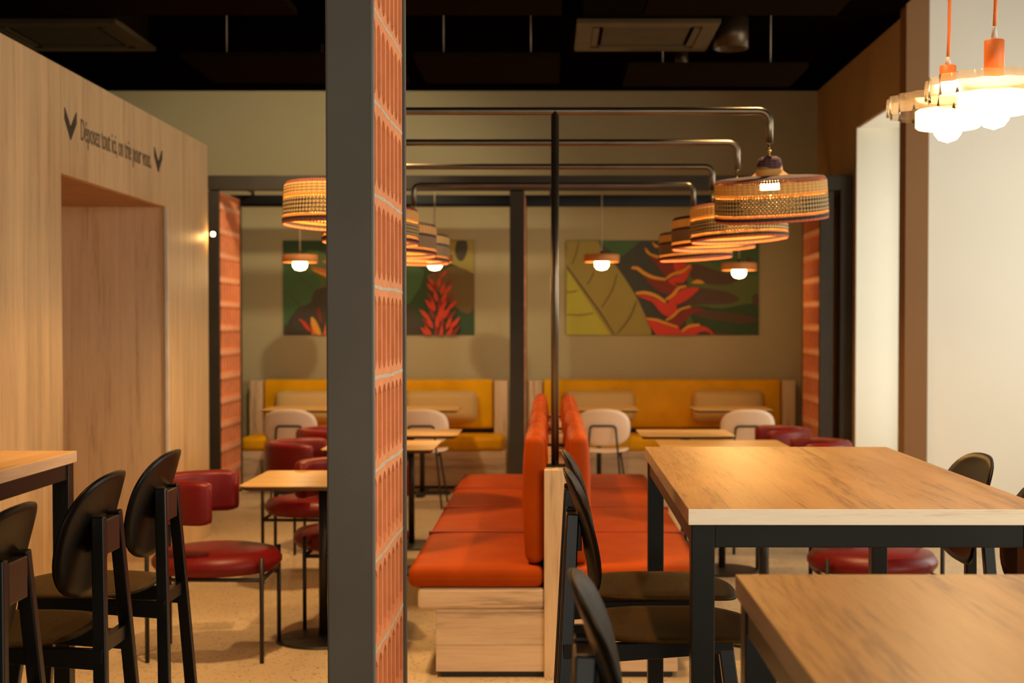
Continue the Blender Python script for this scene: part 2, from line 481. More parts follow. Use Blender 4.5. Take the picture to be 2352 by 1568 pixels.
# right wall: X = 2.47, with a tall opening between the pier and the far jamb
w = MB()
w.box(2.47, 2.63, 9.90, 11.29, 3.05, CZ)
w.box(2.47, 2.63, 11.29, 12.95, 0, CZ)
struct('wall_right', w, M['brown_wall'], 'brown beige right wall with a tall daylit opening', 'wall')
struct('trim_2', MB().box(2.47, 2.63, 9.72, 9.90, 0, HZ), M['pier_paint'], 'narrow brown painted pier between the two bright white surfaces', 'pier')
w = MB()
w.box(2.632, 4.8, 9.74, 9.90, 0, HZ)              # white wall facing the camera
struct('wall_right_near', w, M['white_wall'], 'bright white wall at the right behind the glass pendants', 'wall')
w = MB()
w.box(2.4705, 2.95, 11.28, 11.34, 0, 3.05)        # white far reveal of the opening
w.box(2.48, 2.95, 9.90, 11.28, 3.04, 3.10)        # soffit
struct('trim_1', w, M['white_wall'], 'white painted reveal lining the tall opening in the right wall', 'window reveal')
wg = MB()
for yy in (9.90, 11.20): wg.box(2.90, 2.95, yy, yy + .06, .0, 3.04)
wg.box(2.90, 2.95, 9.96, 11.2, 0, .08); wg.box(2.90, 2.95, 9.96, 11.2, 2.98, 3.04)
w1 = struct('window_1', wg, M['grey_metal'], 'tall narrow side window beyond the white reveal', 'window')
MB().box(2.92, 2.928, 9.96, 11.2, .08, 2.98).build('pane', M['pane'], w1)
# outer right wall with window, and the front wall with the shop window
w = MB()
w.box(4.65, 4.8, -2.2, -.4, 0, HZ); w.box(4.65, 4.8, 8.9, 9.74, 0, HZ); w.box(4.65, 4.8, 3.4, 6.1, 0, HZ)
w.box(4.65, 4.8, -.4, 8.9, 0, .6); w.box(4.65, 4.8, -.4, 8.9, 3.3, HZ)
struct('wall_right_outer', w, M['white_wall'], 'white outer side wall with a wide window', 'wall')
w = MB()
w.box(-4.65, -1.6, -2.2, -2.05, 0, CZ); w.box(4.0, 4.65, -2.2, -2.05, 0, HZ)
w.box(-1.6, 4.0, -2.2, -2.05, 0, .4); w.box(-1.6, 4.0, -2.2, -2.05, 3.2, HZ)
struct('wall_front', w, M['cream_wall'], 'front wall around the shop window behind the viewer', 'wall')

# ---------------------------------------------------------------- timber kiosk on the left
kx = thing('timber_kiosk', 'pale oak clad tray return kiosk with a tall opening, along the left side', 'partition', (-2.26, 0, 0), .0106)
T = 2.69
m = MB()
m.box(-.04, 0, 4.6, 6.65, 0, T); m.box(-.04, 0, 8.55, 9.62, 0, T); m.box(-.04, 0, 6.65, 8.55, 2.18, T)
m.build('front_cladding', M['cladding'], kx, bevel=.002)
MB().box(-1.6, -.04, 8.55, 8.59, 0, 2.18).build('inner_side_wall', M['cladding_x'], kx)
MB().box(-1.6, -.04, 6.61, 6.65, 0, 2.18).build('near_side_wall', M['cladding_x'], kx)
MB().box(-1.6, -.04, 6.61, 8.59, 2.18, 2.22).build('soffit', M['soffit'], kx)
MB().box(-1.64, -1.6, 6.61, 8.59, 0, 2.22).build('rear_lining', M['cladding'], kx)
MB().box(-1.9, -.04, 9.58, 9.62, 0, T).build('end_cladding', M['cladding_x'], kx)
MB().box(-1.9, -.04, 4.6, 4.64, 0, T - .04).build('near_end_cladding', M['cladding_x'], kx)
MB().box(-1.94, -1.9, 4.6, 9.62, 0, T).build('back_cladding', M['cladding'], kx)
MB().box(-1.9, -.04, 4.6, 9.58, T - .04, T).build('top_board', M['cladding'], kx)
tag(MB().box(-.012, .006, 8.538, 8.553, 0, 2.18).build('corner_trim', M['white_plastic'], kx), 'thin white metal corner trim')
def chevron(y0, y1, z0, z1):
    ym = (y0 + y1) / 2; h = z1 - z0
    pts = [(y0, z1), (ym, z0 + h * .42), (y1, z1), (y1, z0 + h * .62), (ym, z0), (y0, z0 + h * .62)]
    return MB().prism([(.0005, y, z) for y, z in pts], [(.004, y, z) for y, z in pts])
for a in ((6.70, 6.87, 2.355, 2.50), (8.27, 8.44, 2.37, 2.51)):
    tag(chevron(*a).build('arrow_mark', M['decal'], kx), 'dark downward chevron')
cu = bpy.data.curves.new('lettering', 'FONT'); cu.body = 'Déposez tout ici, on trie pour vous.'
cu.size = .155; cu.extrude = .001; cu.align_x = 'LEFT'; cu.space_character = 1.0
to = bpy.data.objects.new('lettering_curve', cu); COL.objects.link(to)
bpy.context.view_layer.update()
dg = bpy.context.evaluated_depsgraph_get()
me = bpy.data.meshes.new_from_object(to.evaluated_get(dg)); me.name = 'lettering'
bpy.data.objects.remove(to)
xs = [v.co.x for v in me.vertices]; wdt = max(xs) - min(xs); x0 = min(xs)
k_ = 1.26 / wdt
for v in me.vertices:
    x, y, z = v.co; v.co = (.0015 + z, 6.94 + (x - x0) * k_, 2.375 + y)
me.materials.clear(); me.materials.append(M['decal_soft'])
lo = bpy.data.objects.new('lettering', me); COL.objects.link(lo); lo.parent = kx
tag(lo, 'dark narrow French lettering along the lintel')
# little round lamp at the kiosk's far corner
t = thing('corner_lamp', 'tiny glowing round lamp at the far end of the oak kiosk', 'lamp', (-2.338, 9.66, 2.085))
MB().lathe([(0, .016), (.012, .013), (.017, 0), (.012, -.013), (0, -.016)], 16).build('bulb', M['bulb'], t)
MB().tube([(-.032, -.052, 0), (-.008, -.008, 0)], .005, 8).build('stem', M['black_metal'], t)

point('lamp_light', t, (.035, -.06, -.03), .8, WARM, .02)
# ---------------------------------------------------------------- hollow-brick pillars framed in steel
def brick_face(mb, side, L, H, pitch, ncell, x, y0, z0, dep=.015):
    """face of hollow clay blocks at x (side = +1 looks +x): each cell a pointed slot"""
    cw = L / ncell; rows = int(H / pitch + .999)
    for r_ in range(rows):
        zb = z0 + r_ * pitch; zt = min(zb + pitch, z0 + H)
        if zt - zb < .09: continue
        for c in range(ncell):
            a, b = y0 + c * cw, y0 + (c + 1) * cw; ym = (a + b) / 2
            fin = cw * .10; p = .012 + .006 * ((c * 7 + r_ * 3) % 3) / 2; q = .036
            hole = [(ym, zb + .016), (ym + (b - fin - ym) * .55, zb + q * .62), (b - fin, zb + q), (b - fin * .9, (zb + zt) / 2), (b - fin, zt - q), (ym + (b - fin - ym) * .55, zt - q * .62),
                    (ym, zt - .016), (ym - (ym - a - fin) * .55, zt - q * .62), (a + fin, zt - q), (a + fin * .9, (zb + zt) / 2), (a + fin, zb + q), (ym - (ym - a - fin) * .55, zb + q * .62)]
            rim = [(ym, zb), (b, zb), (b, zb + q), (b, (zb + zt) / 2), (b, zt - q), (b, zt), (ym, zt), (a, zt), (a, zt - q), (a, (zb + zt) / 2), (a, zb + q), (a, zb)]
            n = 12; vs = []
            for (y, z) in rim: vs.append((x, y, z))
            for (y, z) in hole: vs.append((x - side * .001, y, z))
            for (y, z) in hole: vs.append((x - side * dep, ym + (y - ym) * .82, (zb + zt) / 2 + (z - (zb + zt) / 2) * .93))
            f1 = [(i, (i + 1) % n, n + (i + 1) % n, n + i) for i in range(n)]
            f2 = [(n + i, n + (i + 1) % n, 2 * n + (i + 1) % n, 2 * n + i) for i in range(n)]
            f3 = [tuple(range(2 * n, 3 * n))]
            mb.add(vs, f1, 0); o = len(mb.v) - 3 * n
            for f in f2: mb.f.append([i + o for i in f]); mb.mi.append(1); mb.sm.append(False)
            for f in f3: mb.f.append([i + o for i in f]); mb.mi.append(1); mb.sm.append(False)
def brick_pillar(name, label, loc, rz, w, L, H, plate, ncell=7, pitch=.192, zoff=0., group=None, back=True, metal='grey_metal', dep=.015):
    """steel front/back plates and a stack of hollow bricks between; local +y is away from the camera"""
    t = thing(name, label, 'pillar', loc, rz, group)
    MB().box(-w, 0, -plate, 0, 0, H).build('front_plate', [M[metal]], t, bevel=.004)
    MB().box(-w, 0.004, L, L + plate, 0, H).build('back_plate', [M[metal]], t, bevel=.003)
    b = MB()
    brick_face(b, 1, L, H - zoff, pitch, ncell, -.004, 0, zoff, dep)
    brick_face(b, -1, L, H - zoff, pitch, ncell, -w + .004, 0, zoff, dep)
    b.box(-w + .04, -.04, .001, L - .001, 0, H)
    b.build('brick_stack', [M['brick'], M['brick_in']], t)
    mo = MB(); rows = int((H - zoff) / pitch) + 1
    for i in range(rows):
        z = zoff + i * pitch
        if z > H - .01: break
        n = 40
        for sx in (1, -1):
            xa = -.0035 if sx > 0 else -w + .0035; prev = None
            pts = []
            for k in range(n + 1):
                y = L * k / n; dz = .0016 * math.sin(k * .21 + i * 2.1) + .0004 * math.sin(k * .9 + i); hh = .0035 + .0008 * math.sin(k * .55 + i * 4.1)
                pts.append((y, z + dz - hh, z + dz + hh))
            vs = []
            for (y, a, c) in pts: vs += [(xa, y, a), (xa, y, c), (xa - sx * .012, y, c + .001), (xa - sx * .012, y, a - .001)]
            fs = []
            for k in range(n):
                o = 4 * k
                for j in range(4): fs.append((o + j, o + (j + 1) % 4, o + 4 + (j + 1) % 4, o + 4 + j))
            mo.add(vs, fs)
    mo.build('mortar', M['mortar'], t)
    return t
fp = brick_pillar('brick_pillar', 'tall terracotta hollow brick pillar with a dark grey steel face, in the foreground', (-.3625, 2.87, 0), -.0078, .0965, .535, CZ, .022, zoff=.195)
tag(MB().box(-.0035, .0005, -.0225, 0, 0, CZ).build('edge_strip', M['grey_edge'], fp), 'lighter grey worn steel edge')  # narrow strip in a lighter grey than the front plate
brick_pillar('brick_pillar', 'brick pillar in its dark frame at the left end of the rear alcoves', (-2.71, 11.44, 0), 0, .09, .74, 2.55, .04, zoff=.03, pitch=.2, metal='beam_metal', dep=.034)
brick_pillar('brick_pillar', 'slim brick pillar dividing the two rear alcoves', (-.215, 11.44, 0), 0, .12, .74, 2.55, .04, zoff=.03, pitch=.2, metal='beam_metal', dep=.034)
brick_pillar('brick_pillar', 'brick pillar at the right end of the rear alcoves', (2.31, 11.44, 0), 0, .11, .74, 2.55, .04, zoff=.03, pitch=.2, metal='beam_metal', dep=.034)
t = thing('steel_portal', 'long grey brown steel beam with an end post, spanning the rear alcoves', 'beam', (0, 11.44, 0))
MB().box(-2.80, 2.463, -.05, .05, 2.557, 2.675).build('beam', M['beam_metal'], t, bevel=.004)
MB().box(2.365, 2.463, -.05, .05, 0, 2.557).build('post', M['beam_metal'], t, bevel=.004)
t = thing('rear_beam', 'dark steel beam running behind the front beam over the alcove seats', 'beam', (0, 12.22, 0))
MB().box(-2.80, 2.46, -.03, .04, 2.49, 2.59).build('beam', M['black_metal'], t, bevel=.003)
t = thing('lamp_rail', 'thin dark rail above the alcove tables carrying the disc pendants', 'rail', (0, 11.85, 0))
MB().box(-2.80, 2.46, -.02, .02, 2.60, 2.64).build('rail', M['black_metal'], t)
for x in (-2.6, 0.0, 2.3): MB().box(x - .01, x + .01, -.36, .34, 2.605, 2.635).box(x - .01, x + .01, .33, .35, 2.585, 2.635).build('bracket', M['black_metal'], t)

# ---------------------------------------------------------------- murals (flat prints on the rear wall)
def poly_layer(mb, pts, ox, oy, sc, layer, mi, X0, X1, Z0, Z1):
    """pts in drawing units; converted to metres on the wall plane and clipped to the print"""
    def conv(p):
        px = ox + p[0] / sc; py = oy + p[1] / sc
        return [(px - 1265) * 12.93 / 3200, 1.46 - (py - 745) * 12.93 / 3200]
    P = [conv(p) for p in pts]
    def clip(P, ins, inter):
        out = []
        for i in range(len(P)):
            a, b = P[i - 1], P[i]
            if ins(b):
                if not ins(a): out.append(inter(a, b))
                out.append(b)
            elif ins(a): out.append(inter(a, b))
        return out
    for ax, lim, sg in ((0, X0, 1), (0, X1, -1), (1, Z0, 1), (1, Z1, -1)):
        ins = lambda p: (p[ax] - lim) * sg >= 0
        def inter(a, b):
            t_ = (lim - a[ax]) / (b[ax] - a[ax]); return [a[0] + (b[0] - a[0]) * t_, a[1] + (b[1] - a[1]) * t_]
        P = clip(P, ins, inter)
        if len(P) < 3: return
    mb.add([(x, -.0006 * layer, z) for x, z in P], [tuple(range(len(P)))], mi)
def smooth(pts, closed=True, n=4):
    out = []; N = len(pts)
    for i in range(N):
        p0, p1, p2, p3 = (pts[(i + k) % N] for k in (-1, 0, 1, 2))
        for j in range(n):
            t_ = j / n
            out.append(tuple(.5 * ((2 * p1[a]) + (-p0[a] + p2[a]) * t_ + (2 * p0[a] - 5 * p1[a] + 4 * p2[a] - p3[a]) * t_ ** 2 + (-p0[a] + 3 * p1[a] - 3 * p2[a] + p3[a]) * t_ ** 3) for a in (0, 1)))
    return out
def stroke(pts, w):
    L, Rr = [], []
    q = [Vector(p) for p in pts]; f = []
    for i in range(len(q) - 1):
        for j in range(4):
            p0, p1, p2, p3 = q[max(i - 1, 0)], q[i], q[i + 1], q[min(i + 2, len(q) - 1)]; t_ = j / 4
            f.append(.5 * ((2 * p1) + (-p0 + p2) * t_ + (2 * p0 - 5 * p1 + 4 * p2 - p3) * t_ ** 2 + (-p0 + 3 * p1 - 3 * p2 + p3) * t_ ** 3))
    f.append(q[-1]); n = len(f)
    for i, p in enumerate(f):
        d = (f[min(i + 1, n - 1)] - f[max(i - 1, 0)]).normalized(); nn = Vector((-d.y, d.x))
        ww = w / 2 * (0.35 + .65 * math.sin(PI * min(1, max(0, (i + .5) / n))) ** .5)
        L.append(tuple(p + nn * ww)); Rr.append(tuple(p - nn * ww))
    return L + Rr[::-1]
MC = {}
for nme, c in dict(bg=(.050, .042, .028), green=(.05, .13, .045), dgreen=(.025, .065, .022), olive=(.31, .25, .055), lime=(.44, .42, .045),
                   vein=(.085, .06, .02), slate=(.045, .05, .04), red=(.62, .045, .022), dred=(.22, .025, .014), gold=(.72, .33, .03),
                   brown=(.085, .045, .03), mgreen=(.09, .13, .035), orange=(.62, .14, .03), teal=(.02, .10, .04), earth=(.14, .09, .025)).items():
    MC[nme] = simple('print_' + nme, lin(*c), .7, nscale=3, namp=.05)
MK = list(MC)
def mural(name, label, X0, X1, Z0, Z1, layers, ox, oy, sc, bg):
    mb = MB(); mb.box(X0, X1, -.0004, .012, Z0, Z1, MK.index(bg))
    for i, (c, pts) in enumerate(layers): poly_layer(mb, pts, ox, oy, sc, i + 1, MK.index(c), X0, X1, Z0, Z1)
    o = mb.build(name, [MC[k] for k in MK]); o.location = (0, 12.937, 0)
    return tag(o, label, 'mural')
S = smooth
RL = [
 ('green', [(500, 60), (960, 60), (740, 240), (600, 130)]),
 ('slate', [(960, 60), (1300, 60), (1500, 520), (1420, 1050), (1050, 1050), (880, 560), (700, 330), (740, 240), (850, 170)]),
 ('mgreen', S([(1500, 50), (2300, 50), (2300, 1060), (1500, 1060), (1450, 600)])),
 ('brown', S([(1500, 300), (1750, 370), (1950, 440), (1880, 510), (1650, 505), (1480, 440)])),
 ('green', S([(1540, 110), (2190, 60), (2190, 420), (1900, 330), (1700, 300)])),
 ('brown', S([(2050, 240), (2090, 230), (2110, 280), (2080, 310)])),
 ('brown', S([(1460, 560), (1700, 560), (1880, 600), (1980, 660), (1880, 710), (1600, 720), (1420, 720)])),
 ('dgreen', S([(1500, 740), (1800, 760), (2200, 720), (2200, 1060), (1700, 1060), (1500, 900)])),
 ('brown', S([(1500, 790), (1760, 790), (2050, 830), (2180, 880), (2050, 920), (1800, 890), (1560, 850)])),
 ('brown', S([(2110, 650), (2150, 610), (2200, 630), (2200, 720), (2150, 730)])),
 ('brown', S([(1580, 1000), (1800, 1010), (1980, 1060), (1560, 1060)])),
 ('olive', S([(150, 40), (480, 40), (560, 170), (700, 320), (850, 540), (960, 740), (1060, 1060), (660, 1060), (420, 700), (180, 320)])),
 ('lime', [(180, 320), (200, 370), (420, 700), (560, 910), (660, 1060), (150, 1060)]),
 ('vein', stroke([(170, 300), (330, 520), (540, 810), (700, 1060)], 18)),
 ('vein', stroke([(315, 60), (290, 180), (245, 300)], 11)), ('vein', stroke([(180, 590), (240, 590), (305, 575)], 11)),
 ('vein', stroke([(180, 822), (330, 830), (470, 808)], 11)), ('vein', stroke([(470, 380), (445, 440), (400, 515)], 11)),
 ('vein', stroke([(710, 400), (660, 570), (550, 755)], 12)), ('vein', stroke([(915, 680), (840, 860), (710, 1025)], 12)),
 ('dred', S([(1050, 220), (1150, 260), (1290, 300), (1320, 400), (1300, 470), (1210, 420), (1110, 300)])),
 ('gold', S([(1070, 70), (1100, 90), (1145, 120), (1110, 130), (1085, 100)])),
 ('gold', S([(1000, 130), (1030, 160), (1070, 195), (1140, 215), (1130, 240), (1060, 215), (1015, 180)])),
 ('red', S([(1300, 290), (1430, 290), (1400, 350), (1320, 375)])),
 ('dred', S([(990, 430), (1080, 460), (1210, 460), (1340, 560), (1310, 620), (1190, 600), (1090, 540)])),
 ('gold', stroke([(860, 340), (920, 345), (990, 395), (1090, 440), (1220, 460)], 36)),
 ('red', S([(1240, 470), (1350, 410), (1490, 320), (1450, 410), (1400, 490), (1300, 495), (1380, 540), (1300, 520)])),
 ('gold', stroke([(1220, 450), (1290, 405), (1390, 375), (1470, 310)], 30)),
 ('gold', S([(1480, 495), (1540, 462), (1600, 480), (1610, 500), (1540, 503)])),
 ('red', S([(1240, 690), (1330, 600), (1430, 550), (1560, 550), (1500, 620), (1420, 680), (1330, 720)])),
 ('gold', stroke([(1215, 670), (1290, 620), (1350, 550), (1430, 530)], 34)),
 ('red', S([(915, 625), (1020, 630), (1130, 670), (1220, 700), (1310, 710), (1330, 780), (1250, 845), (1160, 800), (1080, 700), (990, 660)])),
 ('gold', stroke([(905, 605), (1000, 598), (1110, 630), (1215, 695)], 38)),
 ('dred', S([(1220, 880), (1380, 790), (1480, 755), (1580, 760), (1650, 810), (1560, 790), (1450, 850), (1360, 950), (1290, 920)])),
 ('gold', stroke([(1215, 885), (1290, 840), (1360, 775), (1470, 740)], 26)),
 ('red', S([(1020, 880), (1130, 895), (1250, 945), (1350, 960), (1370, 1060), (1160, 1060), (1080, 980)])),
 ('gold', stroke([(1010, 865), (1120, 880), (1220, 915), (1345, 955)], 28)),
 ('red', S([(1370, 1010), (1480, 950), (1600, 945), (1680, 985), (1710, 1040), (1640, 1000), (1560, 1010), (1500, 1060), (1370, 1060)])),
 ('gold', stroke([(1380, 1000), (1460, 945), (1570, 930)], 30)),
]
mural('mural_panel', 'right rear wall mural of a yellow leaf and red hanging flower', 0.146, 1.929, 1.363, 2.236, RL, 1260, 540, 4.523, 'slate')
LL = [
 ('dgreen', [(40, 50), (1300, 50), (1300, 500), (900, 600), (40, 500)]),
 ('mgreen', S([(300, 200), (560, 230), (700, 480), (620, 820), (380, 800), (200, 560)])),
 ('green', S([(50, 360), (300, 400), (470, 500), (460, 600), (400, 700), (300, 830), (180, 900), (110, 1010), (50, 980)])),
 ('bg', S([(170, 900), (250, 820), (360, 790), (420, 640), (600, 600), (900, 700), (1200, 800), (1480, 780), (1560, 900), (1540, 1160), (100, 1160), (90, 1050)])),
 ('vein', stroke([(60, 640), (160, 710), (260, 830)], 12)), ('vein', stroke([(90, 180), (250, 480), (400, 620)], 9)),
 ('orange', [(370, 360), (560, 395), (560, 440), (390, 380)]), ('gold', [(370, 385), (560, 440), (560, 490), (420, 420)]),
 ('green', S([(1440, 350), (1660, 400), (1640, 560), (1560, 700), (1480, 800), (1440, 700)])),
 ('olive', [(1870, 50), (2250, 50), (2250, 450), (2000, 330), (1870, 250)]),
 ('bg', S([(2060, 60), (2160, 70), (2170, 180), (2120, 290), (2060, 280), (2030, 180)])),
 ('earth', S([(1700, 480), (1850, 420), (2020, 360), (2250, 470), (2250, 800), (2150, 900), (1900, 700)])),
 ('red', S([(230, 960), (290, 985), (340, 1040), (370, 1110), (310, 1070), (270, 1010)])),
 ('dred', S([(445, 860), (460, 830), (490, 920), (495, 1010), (460, 960)])),
 ('orange', [(365, 1000), (400, 1030), (425, 1145), (385, 1145)]),
 ('gold', S([(370, 960), (390, 940), (440, 1000), (495, 1145), (440, 1145), (385, 1040)])),
 ('orange', [(545, 1000), (560, 1145), (510, 1145)]), ('orange', S([(510, 300), (545, 290), (560, 310), (530, 320)])),
]
random.seed(11)
def petal(cx, cy, ang, l, wd):
    c, s_ = math.cos(ang), math.sin(ang)
    pts = [(0, 0), (.28, .42), (.62, .50), (1, .10), (.70, -.22), (.35, -.40)]
    return S([(cx + (x * l) * c - (y * wd) * s_, cy + (x * l) * s_ + (y * wd) * c) for x, y in pts], n=3)
rows = [(440, 60, 2, 120, 50), (530, 110, 3, 150, 60), (620, 130, 4, 160, 62), (720, 150, 4, 170, 66), (820, 180, 5, 180, 70), (920, 200, 5, 190, 72), (1020, 215, 6, 190, 72), (1120, 240, 6, 190, 72)]
for ri, (cy, sp, n_, l, wd) in enumerate(rows):
    for k_i in range(n_):
        f = (k_i / (n_ - 1)) * 2 - 1
        ang = -PI / 2 + f * .75; cx = 1850 + f * sp * .75
        LL.append((('dred' if (k_i + ri) % 3 == 0 else 'red'), petal(cx - math.cos(ang) * l * .4 + random.uniform(-14, 14), cy + 60 - abs(f) * 15 + random.uniform(-18, 18), ang + random.uniform(-.12, .12), l * random.uniform(.75, .98), wd * .74)))
LL.append(('red', S([(1880, 850), (1930, 880), (1890, 930), (1830, 900)])))
mural('mural_panel', 'left rear wall mural of dark leaves and a red torch flower', -2.481, -.711, 1.363, 2.236, LL, 640, 540, 5.004, 'dgreen')

# ---------------------------------------------------------------- double bench with lamp rack
bn = thing('double_bench', 'long back to back bench with orange red leather seats and oak ends', 'bench', (.025, 5.72, 0))
Lb = 3.58
MB().box(-.052, .052, 0, Lb, 0, .862).build('divider', M['benchwood_v'], bn, bevel=.002)
for s_ in (-1, 1):
    a, b = sorted((s_ * .052, s_ * .50)); MB().box(a, b, .012, Lb - .012, .025, .285).build('base', M['benchwood'], bn, bevel=.002)
    a, b = sorted((s_ * .052, s_ * .575)); MB().box(a, b, .006, Lb - .006, .285, .372).build('seat_board', M['benchwood'], bn, bevel=.012)
    a, b = sorted((s_ * .052, s_ * .48)); MB().box(a, b, .03, Lb - .03, 0, .025).build('plinth', M['plinth'], bn)
    a, b = sorted((s_ * .054, s_ * .615))
    c = MB()
    n = 4; w_ = Lb / n
    for i in range(n):
        pass
    c.cushion(a, b, 0, Lb, .372, .462, .035, (0, 0, .012), n=10)
    cs = c.build('seat_cushion', M['orange_leather'], bn)
    for i in range(1, n):
        MB().cushion(a + .01, b - .004, i * w_ - .004, i * w_ + .004, .40, .4765, .003).build('seam', M['seam'], cs)
    for i in range(n):
        y0 = i * w_ + .02; y1 = (i + 1) * w_ - .02
        a2, b2 = sorted((s_ * .054, s_ * .128))
        pd = MB().cushion(a2, b2, y0, y1, .468, 1.0, .035, (.022, 0, .004), n=6)
        pd.build('back_pad', M['orange_leather'], bn)

def lampshade_rack():
    for i, Y in enumerate((5.87, 6.88, 7.93, 8.98)):
        where = ['nearest', 'second nearest', 'third nearest', 'farthest'][i]
        t = thing('lamp_rack', where + ' bent dark pipe lamp gallows rising from the bench divider', 'lamp stand', (.018, Y, .862), 0, None)
        H = 2.355 - .862; r = .0165
        MB().tube([(0, 0, .0), (0, 0, H)], r, 16).build('post', M['pipe_metal'], t)
        pth = fillet([(-.90, 0, H - .134), (-.90, 0, H), (.90, 0, H), (.90, 0, H - .134)], .05, 8)
        MB().tube(pth, r, 16).build('crossbar', M['pipe_metal'], t)
        MB().box(-.045, .045, -.045, .045, 0, .008).build('base_plate', M['black_metal'], t, bevel=.002)
lampshade_rack()

def woven_lamp(loc, rz, label, slit=False, tilt=0.0, seed=0, plain=False, drop=0.0):
    loc = (loc[0], loc[1], loc[2] - drop)
    t = thing('woven_pendant', label, 'pendant lamp', loc, rz, 'woven basket lampshades over the bench')
    t.rotation_euler = (.13 if slit else -.03, tilt, rz)
    P = [(.052, -.040), (.054, -.060), (.075, -.078), (.120, -.082), (.180, -.085), (.222, -.090), (.2325, -.105), (.2335, -.117), (.2338, -.130),
         (.2345, -.151), (.235, -.165), (.237, -.231), (.2375, -.244), (.237, -.258), (.2345, -.267)]
    #      neck cream         cream     plum      plum      openplum   cream      cream     open     check    open    dark   coral
    names = ['w_cream', 'w_cream', 'w_plum', 'w_plum', 'w_plum', 'w_open_plum', 'w_cream', 'w_cream', 'w_cream', 'w_open', 'w_check', 'w_open', 'w_dark', 'w_coral']
    if plain: names = ['w_cream', 'w_cream', 'w_plum', 'w_plum', 'w_plum', 'w_plum', 'w_cream', 'w_cream', 'w_cream', 'w_plum', 'w_tan', 'w_open', 'w_dark', 'w_coral']
    P2 = P[:]; names2 = names[:]
    ux = sorted(set(names2), key=names2.index)
    n = 128
    wv = lambda a: .012 * math.sin(2 * a + seed) + .006 * math.sin(3 * a + 2 * seed)
    mb = MB().lathe(P2, n, mis=[ux.index(q) for q in names2], wav=wv)
    if slit:     # a loose gap in the weave on the side towards the room
        keep = []
        for j, f in enumerate(mb.f):
            c = Vector((0, 0, 0))
            for i_ in f: c += Vector(mb.v[i_])
            c /= len(f)
            if c.y < 0 and -.074 < c.x < -.004 and -.129 < c.z < -.106: continue
            keep.append(j)
        nf, nm, nsm, nuv = [], [], [], {}
        for j in keep:
            if j in mb.uv: nuv[len(nf)] = mb.uv[j]
            nf.append(mb.f[j]); nm.append(mb.mi[j]); nsm.append(mb.sm[j])
        mb.f, mb.mi, mb.sm, mb.uv = nf, nm, nsm, nuv
    so = mb.build('shade', [M[q] for q in ux], t)
    so.modifiers.new('thick', 'SOLIDIFY').thickness = .004
    MB().lathe([(.0, .002), (.030, .000), (.046, -.010), (.0525, -.030), (.0525, -.050)], 32).build('cap', M['w_plum'], t)
    MB().tube([(0, 0, 0.06 + drop), (0, 0, .0)], .004, 8).lathe([(0, .036), (.009, .030), (.009, .022), (0, .016)], 12).lathe([(0, .006), (.013, .002), (.016, -.010), (0, -.014)], 12).build('hook', M['brass'], t)
    MB().tube([(0, 0, -.005), (0, 0, -.07)], .018, 12).build('socket', M['brass'], t)
    MB().lathe([(0, -.078), (.026, -.086), (.042, -.112), (.041, -.135), (.026, -.155), (.0, -.163)], 20).build('bulb', M['bulb'], t)
    point('lamp_light', t, (0, 0, -.195), 16.0, WARM, .03)
    return t
pl = ['nearest', 'second', 'third', 'farthest']
for i, Y in enumerate((5.87, 6.88, 7.93, 8.98)):
    for s_, sd in ((1, 'right'), (-1, 'left')):
        tl = [(-.058, .025), (-.045, 0.03), (-.02, .04), (-.05, .05)][i][0 if s_ > 0 else 1]
        lab = {(1, 0): 'big woven basket lampshade hanging nearest on the right, a bright slot in its shoulder',
               (1, 1): 'woven basket lampshade just behind the big nearest one on the right',
               (1, 2): 'dim brown woven lampshade, third along the right row',
               (1, 3): 'woven lampshade at the far left end of the right row, lit inside rim showing',
               (-1, 0): 'woven lampshade cut off by the left side of the brick pillar',
               (-1, 1): 'woven lampshade cut off by the right side of the brick pillar, cream band on top',
               (-1, 2): 'woven lampshade in the middle of the left row, lower than the one beside the pillar',
               (-1, 3): 'small looking far woven lampshade, last of the left row'}[(s_, i)]
        dp = [(0, .028), (.026, .042), (.008, .045), (.02, .040)][i][0 if s_ > 0 else 1]
        woven_lamp((.018 + s_ * .90, Y, 2.165), R(8) * i, lab, slit=(i == 0 and s_ > 0), tilt=tl, seed=i * 1.3 + s_, plain=(i in (2, 3)), drop=dp)

# ---------------------------------------------------------------- disc pendants in the alcoves
def disc_pendant(x, y, z, label):
    t = thing('disc_pendant', label, 'pendant lamp', (x, y, z), 0, 'orange disc pendants in the alcoves')
    MB().lathe([(0, .062), (.145, .060), (.150, .054), (.150, -.004), (.143, -.006), (.140, .030), (0, .034)], 40).build('disc_shade', M['terracotta'], t)
    MB().lathe([(0, .028), (.045, .022), (.062, -.006), (.060, -.040), (.042, -.064), (0, -.074)], 28).build('bulb', M['bulb_small'], t)
    MB().tube([(0, 0, .06), (0, 0, 2.62 - z)], .005, 8).build('cord', M['cord'], t)
    MB().lathe([(0, .09), (.012, .088), (.02, .06)], 12).build('ferrule', M['brass'], t)
    point('lamp_light', t, (0, 0, -.12), 6.5, (1, .60, .24), .06)
for a in ((-2.13, 11.85, 1.992, 'orange disc pendant with globe bulb before the left mural, under the cut-off basket shade'),
          (-.985, 11.85, 1.992, 'orange disc pendant with globe bulb partly behind the small far basket shade'),
          (.433, 11.85, 1.995, 'orange disc pendant with globe bulb before the yellow leaf of the right mural'),
          (1.60, 11.85, 1.925, 'orange disc pendant with globe bulb at the right end of the right mural')):
    disc_pendant(*a)

